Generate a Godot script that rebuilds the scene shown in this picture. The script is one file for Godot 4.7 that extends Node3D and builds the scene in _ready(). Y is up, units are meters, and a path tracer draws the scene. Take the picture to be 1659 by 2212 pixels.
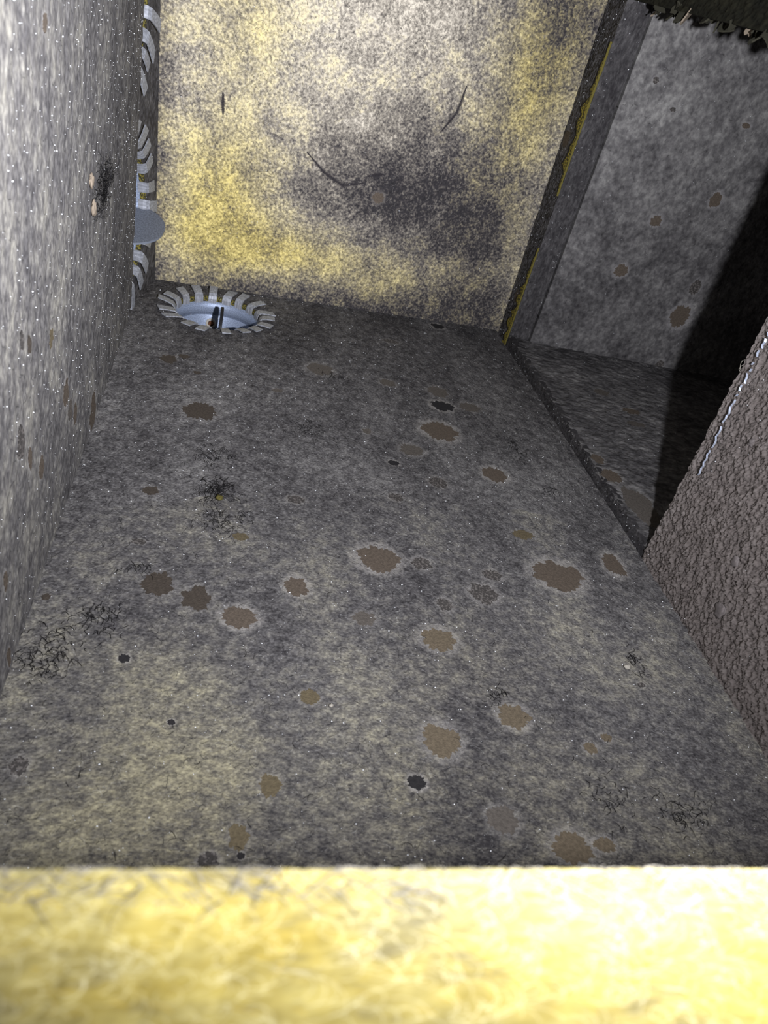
extends Node3D
# Inside of a dusty fibreglass duct-board plenum, seen through an access cut. Lengths below are in
# plenum units (camera height = 1); S turns them into metres.
const S := 0.55
const FLOOR_A := 0.55          # rows of the floor crowd towards the near edge
var rng := RandomNumberGenerator.new()
var surf := {}                  # the large surfaces: corners, relief, size
var mats := {}

# ---------------------------------------------------------------- camera, sky, torch, exposure
func stage() -> void:
	var cam := Camera3D.new()
	cam.name = "camera"
	cam.near = 0.01
	cam.far = 50.0
	cam.transform = Transform3D(Basis(Vector3(0.96585, 0.22005, 0.13677), Vector3(-0.09839, 0.79984, -0.59209), Vector3(-0.23968, 0.55841, 0.79418)).orthonormalized(), Vector3(0, 1, 0) * S)
	var at := CameraAttributesPhysical.new()
	at.frustum_focal_length = 17.61
	at.frustum_focus_distance = 1.0
	at.exposure_aperture = 7.0
	cam.attributes = at
	add_child(cam)
	cam.fov = 68.53
	cam.current = true
	var env := Environment.new()
	env.background_mode = Environment.BG_COLOR
	env.background_color = Color(0.0, 0.0, 0.0)
	env.tonemap_mode = Environment.TONE_MAPPER_LINEAR
	env.tonemap_exposure = 1.0
	env.sdfgi_enabled = true
	env.ssao_enabled = true
	env.ssil_enabled = true
	var we := WorldEnvironment.new()
	we.name = "environment"
	we.environment = env
	add_child(we)
	# one hand torch beside the camera: a wide spill and a narrow bright core from the same head
	for beam in [["torch_spill", Vector3(0.20, 1.03, -2.70), 1.62, 80.0], ["torch_core", Vector3(-0.38, 1.25, -2.70), 2.1, 44.0]]:
		var torch := SpotLight3D.new()
		torch.name = beam[0]
		torch.position = Vector3(0.32, 1.03, 0.02) * S
		torch.look_at_from_position(torch.position, beam[1] * S)
		torch.light_color = Color(0.965, 0.97, 1.0)
		torch.light_energy = beam[2]
		torch.light_size = 0.012
		torch.spot_angle = beam[3]
		torch.spot_angle_attenuation = 1.0
		torch.spot_range = 30.0
		torch.spot_attenuation = 2.0
		torch.shadow_enabled = true
		add_child(torch)

# ---------------------------------------------------------------- naming helpers
func tag(o: Node, label := "", category := "", group := "", kind := "") -> Node:
	if label: o.set_meta("label", label)
	if category: o.set_meta("category", category)
	if group: o.set_meta("group", group)
	if kind: o.set_meta("kind", kind)
	return o

func base(called: String, where := Vector3.ZERO) -> Node3D:
	var o := Node3D.new()
	o.name = called
	o.position = where
	add_child(o, true)
	return o

func put(called: String, mesh: Mesh, m: Material, parent: Node) -> MeshInstance3D:
	var o := MeshInstance3D.new()
	o.name = called
	o.mesh = mesh
	o.material_override = m
	parent.add_child(o, true)
	return o

# ---------------------------------------------------------------- textures
func noise_bytes(w: int, h: int, kind: int, sd: int, freq: float, oct := 4, sx := 1.0, gain := 0.5) -> PackedByteArray:
	var n := FastNoiseLite.new()
	n.noise_type = kind
	n.seed = sd
	n.frequency = freq
	n.fractal_type = FastNoiseLite.FRACTAL_FBM if oct > 1 else FastNoiseLite.FRACTAL_NONE
	n.fractal_octaves = oct
	n.fractal_gain = gain
	if kind == FastNoiseLite.TYPE_CELLULAR:
		n.cellular_return_type = FastNoiseLite.RETURN_DISTANCE
		n.cellular_jitter = 1.0
	var im := n.get_image(maxi(8, int(w / maxf(sx, 1.0))), maxi(8, int(h * minf(sx, 1.0))))
	im.convert(Image.FORMAT_L8)
	if im.get_width() != w or im.get_height() != h:
		im.resize(w, h, Image.INTERPOLATE_CUBIC)
	return im.get_data()

# smooth field of soft-edged areas [u, v, ru, rv, amount] over a surface, as bytes
func field(key: String, w: int, h: int, start: float, areas: Array) -> PackedByteArray:
	var n := 64
	var im := Image.create(n, n, false, Image.FORMAT_L8)
	var d: Dictionary = surf[key]
	for j in n:
		var b: float = lerpf(d.v0, d.v1, warp(d.a, (j + 0.5) / n))
		for i in n:
			var a: float = lerpf(d.u0, d.u1, (i + 0.5) / n)
			var t := start
			for q in areas:
				var x: float = (a - q[0]) / q[2]
				var y: float = (b - q[1]) / q[3]
				t += q[4] * exp(-(x * x + y * y))
			im.set_pixel(i, j, Color(clampf(t, 0, 1), 0, 0))
	im.resize(w, h, Image.INTERPOLATE_CUBIC)
	return im.get_data()

# weights: how much the fine, blotch and cloud noises move the tone; pal: dark, mid, pale, yellow-dark, yellow-pale
func paint(w: int, h: int, fine: PackedByteArray, blotch: PackedByteArray, cloud: PackedByteArray, tone: PackedByteArray, yel: PackedByteArray, wt: Array, pal: Array) -> Image:
	var lut := PackedByteArray()
	lut.resize(256 * 32 * 3)
	for y in 32:
		var k := y / 31.0
		for t in 256:
			var f := t / 255.0
			var grey: Color = pal[0].lerp(pal[1], minf(f * 2.0, 1.0)) if f < 0.5 else pal[1].lerp(pal[2], f * 2.0 - 1.0)
			var gold: Color = pal[0].lerp(pal[3], minf(f * 2.0, 1.0)) if f < 0.5 else pal[3].lerp(pal[4], f * 2.0 - 1.0)
			var c := grey.lerp(gold, k)
			var at := (y * 256 + t) * 3
			lut[at] = int(c.r * 255.0)
			lut[at + 1] = int(c.g * 255.0)
			lut[at + 2] = int(c.b * 255.0)
	var out := PackedByteArray()
	out.resize(w * h * 3)
	var ka := int(wt[0] * 256)
	var kb := int(wt[1] * 256)
	var kc := int(wt[2] * 256)
	var ky := int(wt[3] * 256)
	var o := 0
	for i in w * h:
		var f := fine[i] - 128
		var c := cloud[i] - 128
		var t := clampi(tone[i] + ((f * ka + (blotch[i] - 128) * kb + c * kc) >> 8), 0, 255)
		var y := clampi(yel[i] + ((c * ky + (blotch[i] - 128) * ky) >> 8), 0, 255) >> 3
		if yel[i] < 6: y = 0
		var at := ((y << 8) + t) * 3
		out[o] = lut[at]
		out[o + 1] = lut[at + 1]
		out[o + 2] = lut[at + 2]
		o += 3
	return Image.create_from_data(w, h, false, Image.FORMAT_RGB8, out)

# short loose dark fibres lying in the dust coat
func hairs(im: Image, count: int, length: int, col: Color, strength: float, flat := 0.0) -> void:
	var w := im.get_width()
	var h := im.get_height()
	for k in count:
		var x := rng.randf() * w
		var y := rng.randf() * h
		var a := rng.randf_range(-PI, PI) * (1.0 - flat)
		var bend := rng.randf_range(-0.25, 0.25)
		for s in rng.randi_range(length / 3, length):
			x += cos(a)
			y += sin(a)
			a += bend * rng.randf()
			if x < 0 or y < 0 or x >= w or y >= h: break
			im.set_pixel(int(x), int(y), im.get_pixel(int(x), int(y)).lerp(col, strength))

# the pale ring of lifted dust round each damp spot
func halos(key: String, im: Image, list: Array, col: Color) -> void:
	var d: Dictionary = surf[key]
	var w := im.get_width()
	var h := im.get_height()
	var n := FastNoiseLite.new()
	n.seed = 5
	n.frequency = 0.05
	for q in list:
		var c := uv_of(key, q[0], q[1])
		var rx: float = q[2] / absf(d.u1 - d.u0) * w * 1.5
		var y0 := uv_of(key, q[0], q[1] - q[3] * 1.55).y
		var y1 := uv_of(key, q[0], q[1] + q[3] * 1.55).y
		var ry: float = absf(y1 - y0) * 0.5 * h
		var amount: float = 0.85 if q[4] in [0, 2] else 0.6 if q[4] in [3, 5] else 0.5 if q[4] == 1 else 0.3
		for y in range(int(c.y * h - ry), int(c.y * h + ry) + 1):
			if y < 0 or y >= h: continue
			for x in range(int(c.x * w - rx), int(c.x * w + rx) + 1):
				if x < 0 or x >= w: continue
				var r := Vector2((x - c.x * w) / rx, (y - c.y * h) / ry).length() + 0.22 * n.get_noise_2d(x, y)
				if r < 1.0:
					var k := amount * clampf((1.0 - r) * 3.2, 0.0, 1.0) * (0.72 + 0.55 * n.get_noise_2d(x * 5.0, y * 5.0))
					im.set_pixel(x, y, im.get_pixel(x, y).lerp(col, clampf(k, 0, 1)))

# a soot-filled scratch along a few points of the surface
func scratch(key: String, im: Image, way: Array) -> void:
	var w := im.get_width()
	var h := im.get_height()
	for k in way.size() - 1:
		var a := uv_of(key, way[k][0], way[k][1])
		var b := uv_of(key, way[k + 1][0], way[k + 1][1])
		for s in 160:
			var t := s / 159.0
			var g := (k + t) / (way.size() - 1)
			var c := a.lerp(b, t) * Vector2(w, h)
			var r := 9.0 * sin(PI * clampf(g, 0.08, 0.92)) * rng.randf_range(0.3, 1.0)
			for m in 26:
				var p := c + Vector2(rng.randfn(), rng.randfn()) * r * 0.6
				if p.x < 0 or p.y < 0 or p.x >= w or p.y >= h: continue
				im.set_pixel(int(p.x), int(p.y), im.get_pixel(int(p.x), int(p.y)).lerp(Color(0.19, 0.18, 0.19), 0.4))

func tex(im: Image) -> ImageTexture:
	return ImageTexture.create_from_image(im)

func grey_tex(b: PackedByteArray, w: int, h: int) -> ImageTexture:
	return tex(Image.create_from_data(w, h, false, Image.FORMAT_L8, b))

func dusty(color: Texture2D, bump: Texture2D, relief_cm: float, rough := 0.95) -> StandardMaterial3D:
	var m := StandardMaterial3D.new()
	m.albedo_texture = color
	m.roughness = rough
	m.metallic_specular = 0.25
	m.texture_repeat = false
	if bump:
		m.heightmap_enabled = true
		m.heightmap_texture = bump
		m.heightmap_scale = relief_cm
	return m

func plain(c: Color, rough := 0.9, metal := 0.0) -> StandardMaterial3D:
	var m := StandardMaterial3D.new()
	m.albedo_color = c
	m.roughness = rough
	m.metallic = metal
	m.metallic_specular = 0.3
	return m

# ---------------------------------------------------------------- surfaces with relief
func warp(a: float, v: float) -> float:
	return a * v + (1.0 - a) * v * v

func unwarp(a: float, t: float) -> float:
	if a >= 0.999: return t
	var q := 1.0 - a
	return (-a + sqrt(maxf(a * a + 4.0 * q * t, 0.0))) / (2.0 * q)

# p: four corners (u0v0, u1v0, u0v1, u1v1), ranges: what u and v measure along the surface
func surface(key: String, p: Array, ranges: Array, a := 1.0) -> void:
	surf[key] = {"p": p, "u0": ranges[0], "u1": ranges[1], "v0": ranges[2], "v1": ranges[3], "a": a, "amp": 0.0, "b": PackedByteArray(), "w": 0, "h": 0, "n": (p[1] - p[0]).cross(p[2] - p[0]).normalized()}

func relief(key: String, b: PackedByteArray, w: int, h: int, amp: float) -> void:
	var d: Dictionary = surf[key]
	d.b = b
	d.w = w
	d.h = h
	d.amp = amp

func uv_of(key: String, a: float, b: float) -> Vector2:
	var d: Dictionary = surf[key]
	return Vector2((a - d.u0) / (d.u1 - d.u0), unwarp(d.a, (b - d.v0) / (d.v1 - d.v0)))

func lift(d: Dictionary, u: float, v: float) -> float:
	if d.w == 0: return 0.0
	var x: float = clampf(u, 0, 1) * (d.w - 1)
	var y: float = clampf(v, 0, 1) * (d.h - 1)
	var i := mini(int(x), d.w - 2)
	var j := mini(int(y), d.h - 2)
	var at: int = j * d.w + i
	var b: PackedByteArray = d.b
	var top := lerpf(b[at], b[at + 1], x - i)
	var low := lerpf(b[at + d.w], b[at + d.w + 1], x - i)
	return d.amp * (lerpf(top, low, y - j) / 255.0 - 0.5)

# point of a surface in units, raised by the relief and by more
func on(key: String, u: float, v: float, more := 0.0) -> Vector3:
	var d: Dictionary = surf[key]
	var p: Array = d.p
	return p[0].lerp(p[1], u).lerp(p[2].lerp(p[3], u), warp(d.a, v)) + d.n * (lift(d, u, v) + more)

func sheet(key: String, nu: int, nv: int, thick: float, holes := []) -> ArrayMesh:
	var d: Dictionary = surf[key]
	var p: Array = d.p
	var n: Vector3 = d.n
	var pos := PackedVector3Array()
	var nor := PackedVector3Array()
	var uvs := PackedVector2Array()
	var idx := PackedInt32Array()
	pos.resize((nu + 1) * (nv + 1))
	nor.resize(pos.size())
	uvs.resize(pos.size())
	var eu: Vector3 = (p[1] - p[0])
	var ev: Vector3 = (p[2] - p[0])
	var lu := eu.length()
	var lv := ev.length()
	eu /= lu
	ev /= lv
	var b: PackedByteArray = d.b
	var w: int = d.w
	var h: int = d.h
	var amp: float = d.amp
	var k := 0
	for j in nv + 1:
		var v := float(j) / nv
		var t := warp(d.a, v)
		var slope_v: float = maxf(d.a + 2.0 * (1.0 - d.a) * v, 0.05)
		var left: Vector3 = p[0].lerp(p[2], t)
		var right: Vector3 = p[1].lerp(p[3], t)
		var row := mini(int(v * (h - 1)), h - 2)
		for i in nu + 1:
			var u := float(i) / nu
			var q := left.lerp(right, u)
			var nn := n
			if w:
				var col := mini(int(u * (w - 1)), w - 2)
				var at := row * w + col
				var z := amp * (b[at] / 255.0 - 0.5)
				var gx := amp * (b[at + 1] - b[at]) / 255.0 * w / lu
				var gy := amp * (b[at + w] - b[at]) / 255.0 * h / (lv * slope_v)
				q += n * z
				nn = (n - eu * gx - ev * gy).normalized()
			pos[k] = q * S
			nor[k] = nn
			uvs[k] = Vector2(u, v)
			k += 1
	for j in nv:
		for i in nu:
			var a := j * (nu + 1) + i
			var cut := false
			for q in holes:
				if ((pos[a] + pos[a + nu + 2]) * 0.5 / S - q[0]).length() < q[1]: cut = true
			if cut: continue
			idx.append_array([a, a + nu + 2, a + 1, a, a + nu + 1, a + nu + 2])
	# sides and back
	var rim: Array[int] = []
	for i in nu: rim.append(i)
	for j in nv: rim.append(j * (nu + 1) + nu)
	for i in nu: rim.append(nv * (nu + 1) + nu - i)
	for j in nv: rim.append((nv - j) * (nu + 1))
	var first := pos.size()
	for s in rim.size():
		var e := pos[rim[s]]
		var f := pos[rim[(s + 1) % rim.size()]]
		var out := (f - e).cross(n).normalized()
		var dn := n * thick * S
		pos.append_array([e, f, e - dn, f - dn])
		nor.append_array([out, out, out, out])
		uvs.append_array([uvs[rim[s]], uvs[rim[(s + 1) % rim.size()]], uvs[rim[s]], uvs[rim[(s + 1) % rim.size()]]])
		var g := first + s * 4
		idx.append_array([g, g + 1, g + 2, g + 1, g + 3, g + 2])
	if holes.is_empty():
		var g := pos.size()
		for c in 4:
			pos.append((p[c] - n * thick) * S)
			nor.append(-n)
			uvs.append(Vector2(c & 1, c >> 1))
		idx.append_array([g, g + 1, g + 3, g, g + 3, g + 2])
	return mesh_of(pos, nor, uvs, idx)

func mesh_of(pos: PackedVector3Array, nor: PackedVector3Array, uvs: PackedVector2Array, idx: PackedInt32Array) -> ArrayMesh:
	var arr := []
	arr.resize(Mesh.ARRAY_MAX)
	arr[Mesh.ARRAY_VERTEX] = pos
	arr[Mesh.ARRAY_NORMAL] = nor
	if uvs.size() == pos.size(): arr[Mesh.ARRAY_TEX_UV] = uvs
	arr[Mesh.ARRAY_INDEX] = idx
	var m := ArrayMesh.new()
	m.add_surface_from_arrays(Mesh.PRIMITIVE_TRIANGLES, arr)
	return m

# a bevelled slab between two corners, in units
func block(lo: Vector3, hi: Vector3, bevel := 0.004) -> ArrayMesh:
	var st := SurfaceTool.new()
	st.begin(Mesh.PRIMITIVE_TRIANGLES)
	st.set_smooth_group(-1)
	var c := (lo + hi) * 0.5
	var e := (hi - lo) * 0.5
	var pt := func(sx: float, sy: float, sz: float, ax: int) -> Vector3:
		var k := Vector3(e.x, e.y, e.z) - Vector3(bevel, bevel, bevel)
		k[ax] = e[ax]
		return (c + Vector3(sx * k.x, sy * k.y, sz * k.z)) * S
	var quad := func(q: Array) -> void:
		var mid: Vector3 = (q[0] + q[1] + q[2] + q[3]) * 0.25 - c * S
		var up: Vector3 = (q[1] - q[0]).cross(q[2] - q[0])
		var o := [0, 2, 1, 0, 3, 2] if up.dot(mid) > 0 else [0, 1, 2, 0, 2, 3]
		for i in o: st.add_vertex(q[i])
	for ax in 3:
		var b1 := (ax + 1) % 3
		var b2 := (ax + 2) % 3
		for s in [-1.0, 1.0]:
			var q := []
			for k in [[-1.0, -1.0], [1.0, -1.0], [1.0, 1.0], [-1.0, 1.0]]:
				var g := [0.0, 0.0, 0.0]
				g[ax] = s
				g[b1] = k[0]
				g[b2] = k[1]
				q.append(pt.call(g[0], g[1], g[2], ax))
			quad.call(q)
			for s2 in [-1.0, 1.0]:
				var q2 := []
				for k in [[ax, -1.0], [ax, 1.0], [b1, 1.0], [b1, -1.0]]:
					var g := [0.0, 0.0, 0.0]
					g[ax] = s
					g[b1] = s2
					g[b2] = k[1]
					q2.append(pt.call(g[0], g[1], g[2], k[0]))
				quad.call(q2)
	for sx in [-1.0, 1.0]:
		for sy in [-1.0, 1.0]:
			for sz in [-1.0, 1.0]:
				var t := [pt.call(sx, sy, sz, 0), pt.call(sx, sy, sz, 1), pt.call(sx, sy, sz, 2)]
				var up: Vector3 = (t[1] - t[0]).cross(t[2] - t[0])
				if up.dot(t[0] - c * S) > 0: t = [t[0], t[2], t[1]]
				for q in t: st.add_vertex(q)
	st.generate_normals()
	return st.commit()

# ---------------------------------------------------------------- damp spots, specks, loose fibres
func spot_mesh(key: String, q: Array, sd: int) -> ArrayMesh:
	var n := FastNoiseLite.new()
	n.seed = 40 + sd
	n.frequency = 0.9
	n.fractal_octaves = 4
	n.fractal_gain = 0.62
	var pos := PackedVector3Array()
	var nor := PackedVector3Array()
	var uvs := PackedVector2Array()
	var idx := PackedInt32Array()
	var d: Dictionary = surf[key]
	var around := 72
	var rings := [0.0, 0.5, 0.86, 0.95, 1.0]
	var tall := [0.0016, 0.0016, 0.0015, 0.0011, -0.0015]
	for r in rings.size():
		for k in around:
			var a := TAU * k / around
			var edge := 0.98 + 0.42 * n.get_noise_2d(cos(a) * 1.5, sin(a) * 1.5) + 0.10 * n.get_noise_2d(cos(a) * 7.0, sin(a) * 7.0) + 0.05 * sin(a * 23.0 + sd)
			var rr: float = rings[r] * edge
			var c := uv_of(key, q[0] + q[2] * rr * cos(a), q[1] + q[3] * rr * sin(a))
			pos.append(on(key, c.x, c.y, tall[r]) * S)
			nor.append(d.n)
			uvs.append(Vector2(q[0] + q[2] * rr * cos(a), q[1] + q[3] * rr * sin(a)) * 9.0)
	var flip := signf((d.u1 - d.u0) * (d.v1 - d.v0)) > 0.0
	for r in rings.size() - 1:
		for k in around:
			var a := r * around + k
			var b := r * around + (k + 1) % around
			var c := a + around
			var e := b + around
			idx.append_array([a, b, c, b, e, c] if flip else [a, c, b, b, c, e])
	return mesh_of(pos, nor, uvs, idx)

func spots(key: String, list: Array, parent: Node) -> void:
	var i := 0
	for q in list:
		put("mould_spot", spot_mesh(key, q, i * 7), mats["spot%d" % q[4]], parent)
		i += 1

func specks(key: String, count: int, size: float, parent: Node, near := 0.5) -> void:
	var st := SurfaceTool.new()
	st.begin(Mesh.PRIMITIVE_TRIANGLES)
	st.set_smooth_group(-1)
	var v := [Vector3(1, 0, 0), Vector3(-1, 0, 0), Vector3(0, 1, 0), Vector3(0, -1, 0), Vector3(0, 0, 1), Vector3(0, 0, -1)]
	for x in 2:
		for y in 2:
			for z in 2:
				var t := [v[x], v[2 + y], v[4 + z]]
				if (t[1] - t[0]).cross(t[2] - t[0]).dot(t[0]) > 0: t = [t[0], t[2], t[1]]
				for q in t: st.add_vertex(q)
	st.generate_normals()
	var mm := MultiMesh.new()
	mm.transform_format = MultiMesh.TRANSFORM_3D
	mm.mesh = st.commit()
	mm.instance_count = count
	for k in count:
		var r := size * (0.55 + 0.9 * pow(rng.randf(), 3.0))
		var u := pow(rng.randf(), 0.5) if key == "left" else rng.randf()
		var w := pow(rng.randf(), near)
		var turn := Basis(Vector3(rng.randf() - 0.5, rng.randf() - 0.5, rng.randf() - 0.5).normalized(), rng.randf() * TAU)
		mm.set_instance_transform(k, Transform3D(turn.scaled(Vector3(1, 0.7, 0.8) * r * S), on(key, u, w, r * 0.5) * S))
	var o := MultiMeshInstance3D.new()
	o.name = "glass_specks"
	o.multimesh = mm
	o.material_override = mats.glint
	parent.add_child(o, true)
	tag(o, "", "", "", "stuff")

# fine round threads joined into one mesh; each: surface place, length, direction
func threads(key: String, list: Array, radius: float, curl := 0.5) -> ArrayMesh:
	var pos := PackedVector3Array()
	var nor := PackedVector3Array()
	var idx := PackedInt32Array()
	var d: Dictionary = surf[key]
	var n: Vector3 = d.n
	for q in list:
		var a: float = q[3]
		var x: float = q[0]
		var y: float = q[1]
		var steps := 6
		var bend := rng.randf_range(-curl, curl)
		var rise: float = q[4] * rng.randf_range(0.3, 1.0)
		var first := pos.size()
		var last := Vector3.ZERO
		for s in steps + 1:
			var c := uv_of(key, x, y)
			var t := float(s) / steps
			var p := on(key, clampf(c.x, 0, 1), clampf(c.y, 0, 1), radius * 0.5 + rise * sin(PI * t))
			var along := Vector3(cos(a), 0.001, sin(a)) if s == 0 else (p - last).normalized()
			var side := along.cross(n).normalized()
			if side.length() < 0.5: side = Vector3.RIGHT
			var r := radius * (1.0 - 0.6 * t)
			for k in 3:
				var dir := (side * cos(TAU * k / 3.0) + n * sin(TAU * k / 3.0))
				pos.append((p + dir * r) * S)
				nor.append(dir)
			last = p
			x += cos(a) * q[2] / steps
			y += sin(a) * q[2] / steps
			a += bend + rng.randf_range(-0.5, 0.5) * curl
		for s in steps:
			for k in 3:
				var g := first + s * 3
				var e := g + (k + 1) % 3
				idx.append_array([g + k, e, g + k + 3, e, e + 3, g + k + 3])
	return mesh_of(pos, nor, PackedVector2Array(), idx)

func tuft(key: String, at: Vector2, spread: Vector2, count: int, length: float, radius := 0.0006, rise := 0.006) -> ArrayMesh:
	var list := []
	for k in count:
		list.append([at.x + rng.randfn() * spread.x * 0.5, at.y + rng.randfn() * spread.y * 0.5, length * rng.randf_range(0.4, 1.2), rng.randf() * TAU, rise])
	return threads(key, list, radius)

# ---------------------------------------------------------------- sheet-metal collars
func ring_wall(r0: float, profile: Array, around: int, inside := true) -> ArrayMesh:
	var st := SurfaceTool.new()
	st.begin(Mesh.PRIMITIVE_TRIANGLES)
	st.set_smooth_group(0)
	for k in around:
		var a0 := TAU * k / around
		var a1 := TAU * (k + 1) / around
		for s in profile.size() - 1:
			var p: Vector2 = profile[s]
			var q: Vector2 = profile[s + 1]
			var c := [[a0, p], [a1, p], [a1, q], [a0, q]]
			var pts := []
			for e in c: pts.append([Vector3(cos(e[0]) * (r0 + e[1].x), e[1].y, sin(e[0]) * (r0 + e[1].x)) * S, Vector2(e[0] / TAU * 6.0, e[1].y * 5.0)])
			for i in ([0, 1, 2, 0, 2, 3] if inside else [0, 2, 1, 0, 3, 2]):
				st.set_uv(pts[i][1])
				st.add_vertex(pts[i][0])
	st.generate_normals()
	return st.commit()

# one bent tab: from its root on the sleeve over the bend and out over the board
func tab_mesh(r: float, long: float, wide: float, skew: float, droop: float) -> ArrayMesh:
	var st := SurfaceTool.new()
	st.begin(Mesh.PRIMITIVE_TRIANGLES)
	var path := [Vector2(0.0, -0.024), Vector2(0.0, -0.010), Vector2(0.003, -0.001), Vector2(0.010, 0.005 + droop * 0.2), Vector2(long * 0.55, 0.007 + droop * 0.6), Vector2(long, 0.007 + droop)]
	var th := 0.0018
	var top := []
	var low := []
	for k in path.size():
		var p: Vector2 = path[k]
		var dir: Vector2 = (path[mini(k + 1, path.size() - 1)] - path[maxi(k - 1, 0)]).normalized()
		var nn := Vector2(-dir.y, dir.x) * th
		var sh := skew * maxf(p.x, 0.0)
		var w := wide * (1.0 if p.x > 0.008 else 1.06) * (1.0 + 2.0 * p.x)
		for side in [-1.0, 1.0]:
			top.append(Vector3(r + p.x + nn.x, p.y + nn.y, sh + side * w * 0.5) * S)
			low.append(Vector3(r + p.x - nn.x, p.y - nn.y, sh + side * w * 0.5) * S)
	var tri := func(a: Vector3, b: Vector3, c: Vector3, uv: Vector2) -> void:
		for q in [a, b, c]:
			st.set_uv(uv + Vector2(q.x, q.z) * 6.0)
			st.add_vertex(q)
	st.set_smooth_group(-1)
	var uv0 := Vector2(rng.randf(), rng.randf())
	for k in path.size() - 1:
		var a := k * 2
		tri.call(top[a], top[a + 2], top[a + 3], uv0)
		tri.call(top[a], top[a + 3], top[a + 1], uv0)
		tri.call(low[a], low[a + 3], low[a + 2], uv0)
		tri.call(low[a], low[a + 1], low[a + 3], uv0)
		for e in 2:
			var t0: Vector3 = top[a + e]
			var t1: Vector3 = top[a + 2 + e]
			var l0: Vector3 = low[a + e]
			var l1: Vector3 = low[a + 2 + e]
			if e:
				tri.call(t0, l0, l1, uv0)
				tri.call(t0, l1, t1, uv0)
			else:
				tri.call(t0, l1, l0, uv0)
				tri.call(t0, t1, l1, uv0)
	var m := top.size()
	tri.call(top[m - 2], top[m - 1], low[m - 1], uv0)
	tri.call(top[m - 2], low[m - 1], low[m - 2], uv0)
	st.generate_normals()
	return st.commit()

func collar(label: String, where: Vector3, turn: Basis, r: float, tabs: int, long: float, lean := 0.1) -> Node3D:
	var o := base("duct_collar", where * S)
	o.basis = turn
	tag(o, label, "duct collar", "tabbed sheet metal collars")
	put("sleeve", ring_wall(r, [Vector2(0, -0.020), Vector2(0, -0.055), Vector2(0.004, -0.060), Vector2(0.005, -0.064), Vector2(0.004, -0.068), Vector2(0, -0.073), Vector2(0, -0.30), Vector2(0.003, -0.30), Vector2(0.003, -0.020), Vector2(0, -0.020)], 96), mats.zinc, o)
	for k in tabs:
		var skew := lean + rng.randf_range(-0.2, 0.3)
		var t := put("tab", tab_mesh(r, long * rng.randf_range(0.9, 1.08), TAU * r / tabs * rng.randf_range(0.52, 0.62), skew, rng.randf_range(-0.002, 0.010)), mats.tab, o)
		t.rotation.y = TAU * (k + rng.randf_range(-0.08, 0.08)) / tabs
	return o

# a flat plate of metal with rounded edge, cut to an outline
func plate(outline: PackedVector2Array, thick: float) -> ArrayMesh:
	var st := SurfaceTool.new()
	st.begin(Mesh.PRIMITIVE_TRIANGLES)
	st.set_smooth_group(-1)
	var tri := Geometry2D.triangulate_polygon(outline)
	for s in [1.0, -1.0]:
		for k in range(0, tri.size(), 3):
			var t := [tri[k], tri[k + 1], tri[k + 2]]
			var a: Vector2 = outline[t[0]]
			var b: Vector2 = outline[t[1]]
			var c: Vector2 = outline[t[2]]
			# seen from +y with x right and z towards the viewer, clockwise is the front
			if ((b - a).cross(c - a) > 0.0) != (s > 0.0): t = [t[0], t[2], t[1]]
			for i in t:
				st.set_uv(outline[i] * 4.0)
				st.add_vertex(Vector3(outline[i].x, s * thick * 0.5, outline[i].y) * S)
	var n := outline.size()
	for k in n:
		var a := outline[k]
		var b := outline[(k + 1) % n]
		var q := [Vector3(a.x, thick * 0.5, a.y) * S, Vector3(b.x, thick * 0.5, b.y) * S, Vector3(b.x, -thick * 0.5, b.y) * S, Vector3(a.x, -thick * 0.5, a.y) * S]
		var ccw := Geometry2D.is_polygon_clockwise(outline)
		for i in ([0, 2, 1, 0, 3, 2] if ccw else [0, 1, 2, 0, 2, 3]):
			st.set_uv(Vector2.ZERO)
			st.add_vertex(q[i])
	st.generate_normals()
	return st.commit()

# a small irregular crumb
func crumb(r: Vector3, sd: int) -> ArrayMesh:
	var sph := SphereMesh.new()
	sph.radial_segments = 18
	sph.rings = 10
	sph.radius = 1.0
	sph.height = 2.0
	var arr := sph.get_mesh_arrays()
	var n := FastNoiseLite.new()
	n.seed = sd
	n.frequency = 1.1
	var v: PackedVector3Array = arr[Mesh.ARRAY_VERTEX]
	for i in v.size():
		v[i] = v[i] * r * S * (1.0 + 0.55 * n.get_noise_3dv(v[i]))
	arr[Mesh.ARRAY_VERTEX] = v
	var m := ArrayMesh.new()
	m.add_surface_from_arrays(Mesh.PRIMITIVE_TRIANGLES, arr)
	var st := SurfaceTool.new()
	st.create_from(m, 0)
	st.generate_normals()
	return st.commit()

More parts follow.
